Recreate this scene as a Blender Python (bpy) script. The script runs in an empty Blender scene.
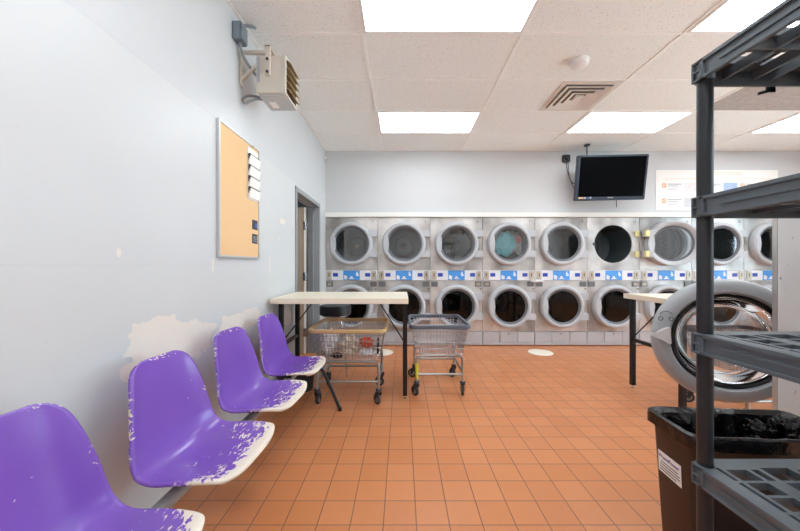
import bpy, bmesh, math, random
from mathutils import Vector, Matrix, noise
C = bpy.context.scene.collection
rnd = random.Random(7)
PI = math.pi
R = math.radians

# ------------------------------------------------------------------ materials
def lin(c):
    out = []
    for v in c:
        v = v / 255.0
        out.append(v / 12.92 if v <= 0.04045 else ((v + 0.055) / 1.055) ** 2.4)
    return (*out, 1.0)

class G:
    """a small node-graph writer"""
    def __init__(s, name):
        s.m = bpy.data.materials.new(name); s.m.use_nodes = True
        s.t = s.m.node_tree; s.t.nodes.clear()
        s.out = s.t.nodes.new('ShaderNodeOutputMaterial')
    def n(s, typ, ins=None, out=0, **props):
        nd = s.t.nodes.new('ShaderNode' + typ)
        for k, v in props.items(): setattr(nd, k, v)
        for k, v in (ins or {}).items(): s.set(nd.inputs[k], v)
        return nd.outputs[out]
    def set(s, sock, v):
        if isinstance(v, bpy.types.NodeSocket): s.t.links.new(v, sock)
        else: sock.default_value = v
    def math(s, op, a, b=0.0, c=0.0):
        return s.n('Math', {0: a, 1: b, 2: c}, operation=op)
    def mix(s, f, a, b):
        nd = s.t.nodes.new('ShaderNodeMix'); nd.data_type = 'RGBA'
        s.set(nd.inputs[0], f); s.set(nd.inputs[6], a); s.set(nd.inputs[7], b)
        return nd.outputs[2]
    def coord(s, which='Object'):
        nd = s.t.nodes.new('ShaderNodeTexCoord'); return nd.outputs[which]
    def xyz(s, v):
        nd = s.t.nodes.new('ShaderNodeSeparateXYZ'); s.t.links.new(v, nd.inputs[0]); return nd.outputs
    def noise(s, scale, detail=3, rough=.55, vec=None, out=0, dist=0.0):
        ins = {'Scale': scale, 'Detail': detail, 'Roughness': rough, 'Distortion': dist}
        ins['Vector'] = vec if vec is not None else s.coord()
        return s.n('TexNoise', ins, out=out)
    def mapping(s, vec, scale=(1, 1, 1), loc=(0, 0, 0)):
        return s.n('Mapping', {'Vector': vec, 'Scale': scale, 'Location': loc})
    def ramp(s, f, a, b):
        return s.n('MapRange', {0: f, 1: a, 2: b, 3: 0.0, 4: 1.0})
    def bump(s, h, strength=.2, dist=.01):
        return s.n('Bump', {'Height': h, 'Strength': strength, 'Distance': dist})
    def bsdf(s, color, rough=.5, metal=0.0, normal=None, spec=.5, coat=0.0):
        ins = {'Base Color': color, 'Roughness': rough, 'Metallic': metal, 'Specular IOR Level': spec, 'Coat Weight': coat}
        if normal is not None: ins['Normal'] = normal
        b = s.n('BsdfPrincipled', ins); s.t.links.new(b, s.out.inputs[0]); return s.m

def simple(name, c, rough=.5, metal=0.0, var=.06, scale=9, spec=.5, coat=0.0, bump=0.0):
    g = G(name); col = lin(c)
    n = g.noise(scale, 4)
    dark = tuple(v * (1 - var) for v in col[:3]) + (1,); lite = tuple(min(1, v * (1 + var)) for v in col[:3]) + (1,)
    nrm = g.bump(g.noise(scale * 12, 3), bump, .002) if bump else None
    return g.bsdf(g.mix(n, dark, lite), rough, metal, nrm, spec, coat)

M = {}
def mat_floor():
    g = G('quarry_tile_floor'); x, y, z = g.xyz(g.coord())
    T = .1562
    fx = g.math('DIVIDE', g.math('SUBTRACT', x, .068), T); fy = g.math('DIVIDE', g.math('SUBTRACT', y, 1.5215), T)
    def edge(f):
        fr = g.math('FRACT', f); return g.math('ABSOLUTE', g.math('SUBTRACT', fr, .5))
    e = g.math('MAXIMUM', edge(fx), edge(fy))
    grout = g.ramp(e, .481, .488)
    cell = g.n('CombineXYZ', {0: g.math('FLOOR', fx), 1: g.math('FLOOR', fy), 2: 0.0})
    wn = g.n('TexWhiteNoise', {'Vector': cell}, out=0)
    c = g.mix(wn, lin((200, 128, 79)), lin((210, 139, 90)))
    mott = g.noise(3.0, 5)
    c = g.mix(g.math('MULTIPLY', mott, .35), c, lin((188, 112, 68)))
    c = g.mix(g.math('MULTIPLY', g.ramp(g.noise(60, 3), .58, .8), .25), c, lin((160, 90, 62)))
    c = g.mix(grout, c, lin((118, 82, 64)))
    h = g.math('SUBTRACT', 1.0, grout)
    return g.bsdf(c, g.math('ADD', .26, g.math('MULTIPLY', mott, .16)), 0, g.bump(h, .3, .003))
M['floor'] = mat_floor()

def mat_ceiling():
    g = G('fissured_ceiling_tile'); co = g.coord(); x, y, z = g.xyz(co)
    sp = g.ramp(g.noise(85, 2, .6, g.mapping(co, (1, 1.6, 1))), .62, .70)
    big = g.noise(1.2, 4)
    cell = g.n('CombineXYZ', {0: g.math('FLOOR', g.math('DIVIDE', g.math('ADD', x, .30), 1.22)),
                              1: g.math('FLOOR', g.math('DIVIDE', g.math('SUBTRACT', y, 1.84), .614)), 2: 0.0})
    wn = g.n('TexWhiteNoise', {'Vector': cell}, out=0)
    c = g.mix(wn, lin((244, 247, 245)), lin((238, 240, 237)))
    c = g.mix(g.math('MULTIPLY', big, .25), c, lin((246, 248, 246)))
    c = g.mix(g.math('MULTIPLY', sp, .7), c, lin((140, 124, 112)))
    # one dirty grey return-air tile
    def inside(v, a, b): return g.math('MULTIPLY', g.math('GREATER_THAN', v, a), g.math('LESS_THAN', v, b))
    dirty = g.math('MULTIPLY', inside(x, 3.36, 4.58), inside(y, 3.066, 3.68))
    c = g.mix(dirty, c, g.mix(g.noise(25, 4), lin((150, 143, 138)), lin((196, 190, 185))))
    return g.bsdf(c, .95, 0, g.bump(g.math('SUBTRACT', 1.0, sp), .15, .003), .2)
M['ceiling'] = mat_ceiling()

def mat_wall_left():
    g = G('pale_painted_wall_with_peeling'); co = g.coord(); x, y, z = g.xyz(co)
    n1 = g.noise(2.2, 5); n2 = g.noise(14, 6, .65); n3 = g.noise(5.5, 5, .6)
    paint = g.mix(n1, lin((199, 202, 203)), lin((206, 209, 209)))
    upper = g.ramp(g.math('ADD', z, g.math('MULTIPLY', n3, .02)), 2.145, 2.155)
    paint = g.mix(g.math('MULTIPLY', upper, .6), paint, lin((196, 199, 202)))
    lower = g.ramp(z, 1.226, 1.214)
    paint = g.mix(g.math('MULTIPLY', lower, .45), paint, lin((203, 206, 205)))
    tot = None
    #      y, z, ry, rz
    for cy, cz, ry, rz in ((1.60, .84, .21, .125), (1.78, .80, .20, .12), (1.95, .845, .10, .035), (1.39, .765, .05, .04), (2.25, .82, .17, .06), (2.50, .82, .19, .075),
                           (2.13, .87, .035, .03), (1.335, 1.275, .010, .016), (3.17, 1.655, .085, .028), (3.08, 1.48, .02, .01), (2.86, 1.22, .012, .09), (2.0, 1.225, .012, .05), (3.3, .7, .14, .1)):
        a = g.math('DIVIDE', g.math('SUBTRACT', y, cy), ry); b = g.math('DIVIDE', g.math('SUBTRACT', z, cz), rz)
        d = g.math('SQRT', g.math('ADD', g.math('MULTIPLY', a, a), g.math('MULTIPLY', b, b)))
        d = g.math('SUBTRACT', 1.0, d)
        tot = d if tot is None else g.math('MAXIMUM', tot, d)
    m = g.math('ADD', tot, g.math('MULTIPLY', g.math('SUBTRACT', n3, .5), 1.5))
    m = g.math('ADD', m, g.math('MULTIPLY', g.math('SUBTRACT', n2, .5), .7))
    m = g.math('MULTIPLY', m, g.math('GREATER_THAN', tot, -.6))
    peel = g.ramp(m, .02, .07)
    c = g.mix(peel, paint, g.mix(n2, lin((230, 224, 214)), lin((220, 213, 203))))
    marks = g.math('MULTIPLY', g.ramp(g.noise(38, 3, .5), .74, .80), .25)
    c = g.mix(marks, c, lin((160, 162, 168)))
    # board seams of the panelling
    def seam(v, at, w): return g.math('LESS_THAN', g.math('ABSOLUTE', g.math('SUBTRACT', v, at)), w)
    sm = g.math('MAXIMUM', seam(z, 2.147, .004), seam(z, 1.222, .003))
    c = g.mix(g.math('MULTIPLY', sm, .22), c, lin((186, 190, 196)))
    h = g.math('ADD', g.math('MULTIPLY', n1, .6), g.math('SUBTRACT', g.math('MULTIPLY', n2, .1), g.math('MULTIPLY', peel, .25)))
    return g.bsdf(c, .38, 0, g.bump(h, .25, .012))
M['wall_left'] = mat_wall_left()
M['wall'] = simple('pale_wall_paint', (205, 207, 208), .55, var=.02, scale=2)
M['white'] = simple('white_enamel', (236, 236, 236), .4, var=.03)
M['trim'] = simple('white_trim_paint', (236, 235, 230), .45, var=.03)
M['grid'] = simple('ceiling_grid_paint', (246, 246, 243), .5, var=.04)
M['doorframe'] = simple('grey_door_frame_paint', (146, 150, 152), .4, var=.1, scale=14)
M['tan_door'] = simple('tan_door_laminate', (176, 158, 136), .5, var=.08)
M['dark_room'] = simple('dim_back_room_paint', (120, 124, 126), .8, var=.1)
M['cream'] = simple('cream_laminate', (236, 227, 206), .35, var=.03)
M['cream_edge'] = simple('cream_edge_band', (226, 215, 192), .45, var=.04)
M['black_metal'] = simple('black_powder_coated_steel', (26, 26, 29), .4, var=.2, spec=.4)
M['black'] = simple('black_plastic', (20, 21, 24), .35, var=.2)
M['black_vinyl'] = simple('black_vinyl', (24, 28, 36), .38, var=.15, bump=.1)
M['chrome'] = simple('chrome_steel', (205, 206, 208), .22, 1.0, var=.06)
M['wire'] = simple('zinc_plated_wire', (168, 169, 172), .35, .9, var=.08)
M['zinc'] = simple('galvanised_tube', (172, 172, 170), .38, 1.0, var=.12, scale=20)
M['beam'] = simple('grey_painted_tube', (150, 149, 146), .4, var=.08)
M['rubber'] = simple('dark_rubber', (52, 54, 58), .6, var=.15)
M['grey_rim'] = simple('grey_vinyl_bumper', (88, 95, 106), .45, var=.08)
M['tan_rim'] = simple('tan_vinyl_bumper', (190, 160, 112), .5, var=.12, scale=20)
M['yellow'] = simple('yellow_green_strap', (206, 205, 60), .6)
M['ring'] = simple('light_grey_door_plastic', (184, 187, 191), .38, var=.02)
M['ring_inner'] = simple('mid_grey_door_plastic', (98, 102, 108), .4, var=.04)
M['panel_white'] = simple('control_panel_white', (226, 228, 232), .4, var=.02)
M['display'] = simple('blue_display_window', (58, 82, 172), .2, var=.1)
M['sticker'] = simple('bright_blue_sticker', (72, 150, 222), .4, var=.06)
M['coin'] = simple('coin_slot_steel', (196, 186, 168), .4, .6, var=.1)
M['lock'] = simple('coin_box_grey_steel', (128, 130, 131), .4, .6, var=.12)
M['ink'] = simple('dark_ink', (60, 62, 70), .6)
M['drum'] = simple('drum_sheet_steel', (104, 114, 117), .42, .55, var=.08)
M['drum_shaded'] = simple('drum_sheet_steel_shaded', (70, 76, 78), .4, .6, var=.1)  # darker copy of the drum steel, dimness of the lower drums painted in
M['yellow_hinge'] = simple('pale_yellow_hinge_pad', (226, 220, 158), .5)
M['base_grey'] = simple('base_panel_grey', (190, 191, 194), .42, .2, var=.03)
M['heater'] = simple('beige_heater_enamel', (210, 203, 190), .45, var=.04)
M['heater_slat'] = simple('tan_louver_enamel', (178, 158, 122), .5, var=.06)
M['heater_pan'] = simple('grey_heater_pan', (190, 192, 190), .4, .3, var=.05)
M['conduit'] = simple('grey_electric_conduit', (132, 138, 142), .4, .3, var=.08)
M['junction'] = simple('grey_junction_box', (126, 140, 150), .45, .3, var=.08)
M['alu'] = simple('aluminium_frame', (204, 206, 208), .35, .5, var=.04)
def mat_cork():
    g = G('cork_sheet')
    c = g.mix(g.noise(150, 3), lin((222, 184, 138)), lin((232, 198, 154)))
    c = g.mix(g.math('MULTIPLY', g.noise(3, 3), .3), c, lin((218, 178, 130)))
    return g.bsdf(c, .9, 0, None, .2)
M['cork'] = mat_cork()
M['paper'] = simple('white_card', (240, 238, 234), .7, var=.02)
M['card_dark'] = simple('dark_slate_card', (58, 66, 80), .5, var=.3, scale=40)
M['card_blue'] = simple('blue_card_print', (70, 104, 170), .5)
M['screen'] = simple('switched_off_screen', (2, 2, 3), .6, spec=.03)
M['tv_body'] = simple('dark_blue_grey_tv_bezel', (52, 60, 72), .3, var=.08)
M['orange'] = simple('orange_print', (240, 168, 128), .7)
M['orange_pale'] = simple('pale_orange_print', (246, 216, 190), .7)
M['grey_print'] = simple('grey_print', (176, 178, 184), .7)
M['blue_print'] = simple('blue_print', (164, 186, 226), .7, var=.3, scale=12)
M['pink_print'] = simple('pink_print', (236, 222, 222), .7, var=.15, scale=16)
M['shelf'] = simple('blue_grey_shelf_plastic', (88, 97, 103), .42, var=.06, bump=.05)
M['post'] = simple('dark_grey_post_plastic', (31, 35, 40), .4, var=.1)
M['bin'] = simple('dark_brown_bin_plastic', (46, 31, 27), .42, var=.15, scale=6, bump=.05)
M['mesh_bin'] = simple('black_bin_plastic', (30, 31, 34), .5)
M['washer_ring'] = simple('grey_washer_door_enamel', (166, 171, 175), .4, .0, var=.03)
M['gasket'] = simple('black_rubber_gasket', (14, 15, 17), .4)
M['handle'] = simple('pale_grey_handle', (218, 220, 222), .35, .1, var=.03)
M['orange_bag'] = simple('orange_red_wrapper', (226, 96, 62), .35, var=.5, scale=25)
M['cloth_white'] = simple('white_cloth', (232, 232, 234), .85, var=.05, bump=.2)
M['cloth_cream'] = simple('cream_cloth', (226, 218, 204), .85, var=.08, bump=.2)
M['cloth_grey'] = simple('pale_grey_cloth', (206, 208, 212), .8, var=.05)
M['teal'] = simple('teal_towel', (150, 226, 234), .85, var=.12, scale=14, bump=.3)
M['red_cloth'] = simple('coral_red_cloth', (226, 96, 80), .85, var=.15, bump=.3)
M['cover'] = simple('ivory_round_cover', (238, 230, 214), .5, var=.05)
M['vent'] = simple('off_white_vent_enamel', (226, 220, 212), .5, var=.03)
M['vent_dark'] = simple('duct_interior', (128, 122, 116), .8, var=.2)

def mat_steel():
    g = G('brushed_stainless_front'); co = g.coord()
    info = g.t.nodes.new('ShaderNodeObjectInfo')
    v = g.n('VectorMath', {0: co, 1: g.n('CombineXYZ', {0: g.math('MULTIPLY', info.outputs['Random'], 23.0), 1: 0.0, 2: 0.0})}, operation='ADD')
    n = g.ramp(g.noise(2.6, 3, .5, g.mapping(v, (1, 1, .7))), .32, .68); br = g.noise(40, 3, .6, g.mapping(co, (1, 1, 24)))
    c = g.mix(n, lin((150, 147, 143)), lin((228, 226, 223)))  # wide light-dark mottling paints room reflections into the steel colour
    r = g.math('ADD', .33, g.math('MULTIPLY', br, .12))
    return g.bsdf(c, r, .68, g.bump(br, .03, .002))
M['steel'] = mat_steel()

def mat_glass(name, tint, gloss, rough=.03, ior=1.5):
    g = G(name)
    tr = g.n('BsdfTransparent', {'Color': lin(tint)}); gl = g.n('BsdfGlossy', {'Color': (1, 1, 1, 1), 'Roughness': rough})
    fr = g.n('Fresnel', {'IOR': ior})
    f = g.math('MINIMUM', g.math('ADD', fr, gloss), 1.0)
    mx = g.n('MixShader', {0: f, 1: tr, 2: gl}); g.t.links.new(mx, g.out.inputs[0]); return g.m
M['glass'] = mat_glass('tinted_door_glass', (224, 232, 233), .08)
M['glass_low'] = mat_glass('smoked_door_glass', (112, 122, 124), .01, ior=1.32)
M['bowl'] = mat_glass('clear_washer_bowl_glass', (236, 239, 241), .07, .04)
M['pane'] = mat_glass('window_pane_glass', (235, 242, 246), .0)

def mat_emit(name, c, s):
    g = G(name); e = g.n('Emission', {'Color': lin(c), 'Strength': s}); g.t.links.new(e, g.out.inputs[0]); return g.m
M['diffuser'] = mat_emit('lit_lamp_diffuser', (242, 249, 255), 8.0)

def mat_chair():
    g = G('worn_purple_fibreglass'); co = g.coord()
    info = g.t.nodes.new('ShaderNodeObjectInfo')
    off = g.n('CombineXYZ', {0: g.math('MULTIPLY', info.outputs['Random'], 37.0), 1: g.math('MULTIPLY', info.outputs['Random'], 11.0), 2: 0.0})
    v = g.n('VectorMath', {0: co, 1: off}, operation='ADD')
    at = g.t.nodes.new('ShaderNodeAttribute'); at.attribute_name = 'wear'; w = at.outputs['Fac']
    n1 = g.noise(52, 6, .62, g.mapping(v, (1, .55, 1)), dist=.8)
    n2 = g.noise(7, 3, .5, v)
    s = g.math('ADD', g.math('ADD', n1, g.math('MULTIPLY', g.math('SUBTRACT', n2, .5), .35)), g.math('MULTIPLY', w, .55))
    chip = g.ramp(s, .705, .718)
    # nicks
    nick = g.ramp(g.noise(48, 2, .5, v), .79, .80)
    chip = g.math('MAXIMUM', chip, g.math('MULTIPLY', nick, .8))
    base = g.mix(g.noise(4, 4), lin((114, 76, 172)), lin((128, 90, 186)))
    cream = g.mix(g.noise(30, 3), lin((216, 205, 188)), lin((230, 221, 206)))
    r = g.math('ADD', .19, g.math('MULTIPLY', chip, .4))
    return g.bsdf(g.mix(chip, base, cream), r, 0, g.bump(g.math('SUBTRACT', 1.0, chip), .25, .001), .5)
M['purple'] = mat_chair()

def mat_bag():
    g = G('shiny_black_bin_liner'); n = g.noise(16, 5, .6, dist=1.2)
    return g.bsdf(lin((9, 9, 11)), .16, 0, g.bump(n, .25, .02), .55)
M['bag'] = mat_bag()

def mat_panel():
    g = G('chipped_pale_painted_board'); co = g.coord()
    n = g.noise(60, 4, .6, g.mapping(co, (1, 1, .35))); n2 = g.noise(6, 4)
    c = g.mix(n2, lin((206, 208, 208)), lin((220, 221, 220)))
    c = g.mix(g.math('MULTIPLY', g.ramp(n, .66, .7), .8), c, lin((120, 116, 112)))
    return g.bsdf(c, .6, 0, g.bump(n, .1, .002))
M['panel'] = mat_panel()

# ------------------------------------------------------------------ mesh building
class MB:
    def __init__(s): s.bm = bmesh.new()
    def _merge(s, bm2, mtx=None):
        if mtx is not None: bmesh.ops.transform(bm2, matrix=mtx, verts=bm2.verts)
        me = bpy.data.meshes.new('t'); bm2.to_mesh(me); bm2.free(); s.bm.from_mesh(me); bpy.data.meshes.remove(me)
    def box(s, x0, x1, y0, y1, z0, z1, bev=0.0, mtx=None, seg=2):
        b = bmesh.new(); bmesh.ops.create_cube(b, size=1)
        for v in b.verts:
            v.co = Vector(((x0 + x1) / 2 + v.co.x * (x1 - x0), (y0 + y1) / 2 + v.co.y * (y1 - y0), (z0 + z1) / 2 + v.co.z * (z1 - z0)))
        if bev: bmesh.ops.bevel(b, geom=b.edges[:], offset=bev, segments=seg, affect='EDGES', clamp_overlap=True)
        s._merge(b, mtx); return s
    def tube(s, pts, r, n=10, closed=False, cap=True):
        pts = [Vector(p) for p in pts]; N = len(pts); rs = r if isinstance(r, (list, tuple)) else [r] * N
        rings = []; prev = None
        for i, p in enumerate(pts):
            if closed: t = (pts[(i + 1) % N] - p).normalized() + (p - pts[i - 1]).normalized()
            elif i == 0: t = pts[1] - p
            elif i == N - 1: t = p - pts[i - 1]
            else: t = (pts[i + 1] - p).normalized() + (p - pts[i - 1]).normalized()
            t.normalize()
            if prev is None: a = t.orthogonal().normalized()
            else:
                a = prev - t * prev.dot(t)
                a = a.normalized() if a.length > 1e-6 else t.orthogonal().normalized()
            prev = a; b = t.cross(a)
            rings.append([s.bm.verts.new(p + (a * math.cos(2 * PI * k / n) + b * math.sin(2 * PI * k / n)) * rs[i]) for k in range(n)])
        for i in range(N if closed else N - 1):
            A, B = rings[i], rings[(i + 1) % N]; sh = 0
            if closed and i == N - 1:
                sh = min(range(n), key=lambda q: (A[0].co - B[q].co).length)
            for k in range(n):
                s.bm.faces.new((A[k], A[(k + 1) % n], B[(k + 1 + sh) % n], B[(k + sh) % n]))
        if cap and not closed: s.bm.faces.new(rings[0][::-1]); s.bm.faces.new(rings[-1])
        return s
    def lathe(s, prof, c=(0, 0, 0), axis='z', n=48, closed=False):
        """prof: list of (radius, along). axis z, y or x"""
        c = Vector(c); rings = []
        def P(r, h, a):
            ca, sa = math.cos(a) * r, math.sin(a) * r
            if axis == 'z': return c + Vector((ca, sa, h))
            if axis == 'y': return c + Vector((ca, h, sa))
            return c + Vector((h, ca, sa))
        for r, h in prof:
            if r < 1e-6: rings.append([s.bm.verts.new(P(0, h, 0))])
            else: rings.append([s.bm.verts.new(P(r, h, 2 * PI * k / n)) for k in range(n)])
        L = len(rings)
        for i in range(L if closed else L - 1):
            A, B = rings[i], rings[(i + 1) % L]
            for k in range(n):
                k2 = (k + 1) % n
                if len(A) == 1 and len(B) == 1: continue
                if len(A) == 1: s.bm.faces.new((A[0], B[k2], B[k]))
                elif len(B) == 1: s.bm.faces.new((A[k], A[k2], B[0]))
                else: s.bm.faces.new((A[k], A[k2], B[k2], B[k]))
        return s
    def prism(s, pts, d0, d1, axis='y', bev=0.0):
        """polygon (u,v) extruded along axis: y -> (x,z), x -> (y,z), z -> (x,y)"""
        b = bmesh.new()
        def P(u, v, d): return {'y': (u, d, v), 'x': (d, u, v), 'z': (u, v, d)}[axis]
        A = [b.verts.new(P(u, v, d0)) for u, v in pts]; B = [b.verts.new(P(u, v, d1)) for u, v in pts]; n = len(pts)
        b.faces.new(A[::-1]); b.faces.new(B)
        for i in range(n): b.faces.new((A[i], A[(i + 1) % n], B[(i + 1) % n], B[i]))
        if bev: bmesh.ops.bevel(b, geom=b.edges[:], offset=bev, segments=2, affect='EDGES', clamp_overlap=True)
        s._merge(b); return s
    def holeplate(s, x0, x1, z0, z1, cx, cz, r, y, depth=.02, n=64):
        """plate in the XZ plane with a round hole"""
        ang = sorted(set([2 * PI * k / n for k in range(n)] + [math.atan2(b - cz, a - cx) % (2 * PI) for a in (x0, x1) for b in (z0, z1)]))
        def ray(a):
            ca, sa = math.cos(a), math.sin(a); ts = []
            if abs(ca) > 1e-9: ts.append(((x1 if ca > 0 else x0) - cx) / ca)
            if abs(sa) > 1e-9: ts.append(((z1 if sa > 0 else z0) - cz) / sa)
            t = min(ts); return cx + ca * t, cz + sa * t
        V = []
        for a in ang:
            ox, oz = ray(a); ix, iz = cx + r * math.cos(a), cz + r * math.sin(a)
            V.append([s.bm.verts.new(q) for q in ((ix, y, iz), (ox, y, oz), (ix, y + depth, iz), (ox, y + depth, oz))])
        for i in range(len(V)):
            A, B = V[i], V[(i + 1) % len(V)]
            for q in ((A[0], A[1], B[1], B[0]), (A[0], B[0], B[2], A[2]), (A[1], A[3], B[3], B[1]), (A[2], B[2], B[3], A[3])): s.bm.faces.new(q)
        return s
    def gridplate(s, xs, ys, solid, z0, z1):
        vt = {}
        def V(i, j, k):
            if (i, j, k) not in vt: vt[(i, j, k)] = s.bm.verts.new((xs[i], ys[j], (z0, z1)[k]))
            return vt[(i, j, k)]
        nx, ny = len(xs) - 1, len(ys) - 1
        S = lambda i, j: 0 <= i < nx and 0 <= j < ny and solid(i, j)
        for i in range(nx):
            for j in range(ny):
                if not S(i, j): continue
                s.bm.faces.new((V(i, j, 1), V(i + 1, j, 1), V(i + 1, j + 1, 1), V(i, j + 1, 1)))
                s.bm.faces.new((V(i, j, 0), V(i, j + 1, 0), V(i + 1, j + 1, 0), V(i + 1, j, 0)))
                if not S(i - 1, j): s.bm.faces.new((V(i, j, 0), V(i, j, 1), V(i, j + 1, 1), V(i, j + 1, 0)))
                if not S(i + 1, j): s.bm.faces.new((V(i + 1, j, 0), V(i + 1, j + 1, 0), V(i + 1, j + 1, 1), V(i + 1, j, 1)))
                if not S(i, j - 1): s.bm.faces.new((V(i, j, 0), V(i + 1, j, 0), V(i + 1, j, 1), V(i, j, 1)))
                if not S(i, j + 1): s.bm.faces.new((V(i, j + 1, 0), V(i, j + 1, 1), V(i + 1, j + 1, 1), V(i + 1, j + 1, 0)))
        return s
    def lump(s, c, rx, ry, rz, seed=0, amp=.35, f=2.2, sub=4, flat=None):
        b = bmesh.new(); bmesh.ops.create_icosphere(b, subdivisions=sub, radius=1)
        for v in b.verts:
            d = v.co.normalized()
            k = 1 + amp * (noise.noise(d * f + Vector((seed * 7.1, 3, 1))) + .6 * noise.noise(d * f * 2.6 + Vector((seed, 9, 4))) + .35 * (1 - abs(noise.noise(d * f * 5 + Vector((2, seed, 0))))) - .3)
            p = Vector((d.x * rx, d.y * ry, d.z * rz)) * k
            if flat is not None: p.z = max(p.z, flat)
            v.co = p + Vector(c)
        s._merge(b); return s
    def build(s, name, mat, parent=None, smooth=True, ang=38, loc=None, recalc=True):
        if recalc: bmesh.ops.recalc_face_normals(s.bm, faces=s.bm.faces)
        if smooth:
            for f in s.bm.faces: f.smooth = True
            lim = R(ang)
            for e in s.bm.edges:
                if len(e.link_faces) == 2 and e.calc_face_angle(0) > lim: e.smooth = False
        me = bpy.data.meshes.new(name); s.bm.to_mesh(me); s.bm.free(); me.materials.append(M[mat])
        o = bpy.data.objects.new(name, me); C.objects.link(o)
        if parent is not None: o.parent = parent
        if loc: o.location = loc
        return o

def thing(name, label, cat, loc=(0, 0, 0), rz=0.0, group=None):
    o = bpy.data.objects.new(name, None); C.objects.link(o); o.empty_display_size = .1
    o.location = loc; o.rotation_euler = (0, 0, rz); return tag(o, label, cat, group)
def tag(o, label, cat, group=None):
    o['label'] = label; o['category'] = cat
    if group: o['group'] = group
    return o
def struct(name, mb, mat, **k):
    o = mb.build(name, mat, **k); o['kind'] = 'structure'; return o
def text_mesh(name, txt, size, mat, parent, mtx, extrude=.0008):
    cu = bpy.data.curves.new(name, 'FONT'); cu.body = txt; cu.size = size; cu.extrude = extrude; cu.align_x = 'CENTER'; cu.align_y = 'CENTER'
    t = bpy.data.objects.new(name + '_tmp', cu); C.objects.link(t)
    bpy.context.view_layer.update()
    me = bpy.data.meshes.new_from_object(t.evaluated_get(bpy.context.evaluated_depsgraph_get()))
    bpy.data.objects.remove(t); bpy.data.curves.remove(cu)
    me.transform(mtx); me.materials.clear(); me.materials.append(M[mat])
    o = bpy.data.objects.new(name, me); C.objects.link(o); o.parent = parent; return o
FACE = Matrix.Rotation(PI / 2, 4, 'X')     # text standing up, read from -Y

# ------------------------------------------------------------------ room
XL, XR, YF, YB, ZC = -1.17, 6.35, -2.6, 4.95, 2.99
struct('floor', MB().box(XL - 1.6, XR + .1, YF - .1, YB + 1.0, -.1, 0), 'floor')
struct('ceiling', MB().box(XL - .1, XR + .1, YF - .1, YB + .1, ZC, ZC + .1), 'ceiling')
DY0, DY1, DZ = 3.58, 4.53, 2.05           # doorway in the left wall
b = MB(); WL = XL - .14
b.box(WL, XL, YF - .1, DY0, 0, ZC); b.box(WL, XL, DY1, YB + .1, 0, ZC); b.box(WL, XL, DY0, DY1, DZ, ZC)
struct('wall_left', b, 'wall_left')
b = MB(); b.box(XL, XR, YB, YB + .1, 1.985, ZC)
struct('wall_back', b, 'wall')
# service space behind the dryers and the room beyond the doorway
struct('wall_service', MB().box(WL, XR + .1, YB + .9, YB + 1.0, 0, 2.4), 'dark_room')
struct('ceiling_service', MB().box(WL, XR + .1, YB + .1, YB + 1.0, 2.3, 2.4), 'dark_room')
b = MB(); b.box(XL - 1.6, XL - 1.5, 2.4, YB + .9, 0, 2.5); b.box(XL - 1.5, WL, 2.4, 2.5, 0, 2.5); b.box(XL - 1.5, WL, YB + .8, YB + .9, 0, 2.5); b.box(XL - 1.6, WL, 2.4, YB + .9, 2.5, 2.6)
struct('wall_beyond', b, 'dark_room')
# shop windows in the right wall, outside the picture
struct('wall_front', MB().box(XL, XR, YF - .1, YF, 0, ZC), 'wall')
b = MB(); b.box(XR, XR + .1, YF - .1, YB + 1.0, 0, .5); b.box(XR, XR + .1, YF - .1, YB + 1.0, 2.55, ZC)
for y0, y1 in ((YF - .1, -2.2), (-.2, 0), (2.0, 2.2), (4.2, YB + 1.0)): b.box(XR, XR + .1, y0, y1, .5, 2.55)
struct('wall_right', b, 'wall')
for i, (y0, y1) in enumerate(((-2.2, -.2), (0, 2.0), (2.2, 4.2))):
    f = MB()
    for q in ((y0, y0 + .05, .5, 2.55), (y1 - .05, y1, .5, 2.55), (y0 + .05, y1 - .05, .5, .55), (y0 + .05, y1 - .05, 2.5, 2.55)): f.box(XR + .02, XR + .08, q[0], q[1], q[2], q[3])
    w = struct('window_%d' % (i + 1), f, 'doorframe')
    MB().box(XR + .045, XR + .055, y0 + .05, y1 - .05, .55, 2.5).build('pane', 'pane', w)
t = thing('ceiling_light', 'added unseen lamp lighting the room beyond the doorway', 'ceiling light', (-2.1, 3.6, 2.495))  # unseen lamp, added to lighten the doorway and its frame
MB().box(-.2, .2, -.5, .5, -.05, -.0005, .004).build('frame', 'white', t)
MB().box(-.18, .18, -.48, .48, -.06, -.051).build('diffuser', 'diffuser', t)
# ceiling grid: painted T-bars
b = MB(); x = -.30
GX = [-.30 + 1.22 * k for k in range(0, 6)]; GY = [1.84 + .614 * k for k in range(-7, 6)]
for x in GX:
    if XL < x < XR: b.box(x - .012, x + .012, YF, YB, ZC - .006, ZC + .002)
for y in GY:
    if YF < y < YB: b.box(XL, XR, y - .012, y + .012, ZC - .0055, ZC + .002)
b.box(XL, XL + .022, YF, YB, ZC - .007, ZC + .002); b.box(XL, XR, YB - .022, YB, ZC - .007, ZC + .002)
struct('trim_1', b, 'grid')
# white ledge over the dryers and a strip at the corner
struct('trim_2', MB().box(XL + .005, XR, YB - .045, YB + .02, 1.965, 2.035, .006), 'trim')
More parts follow.
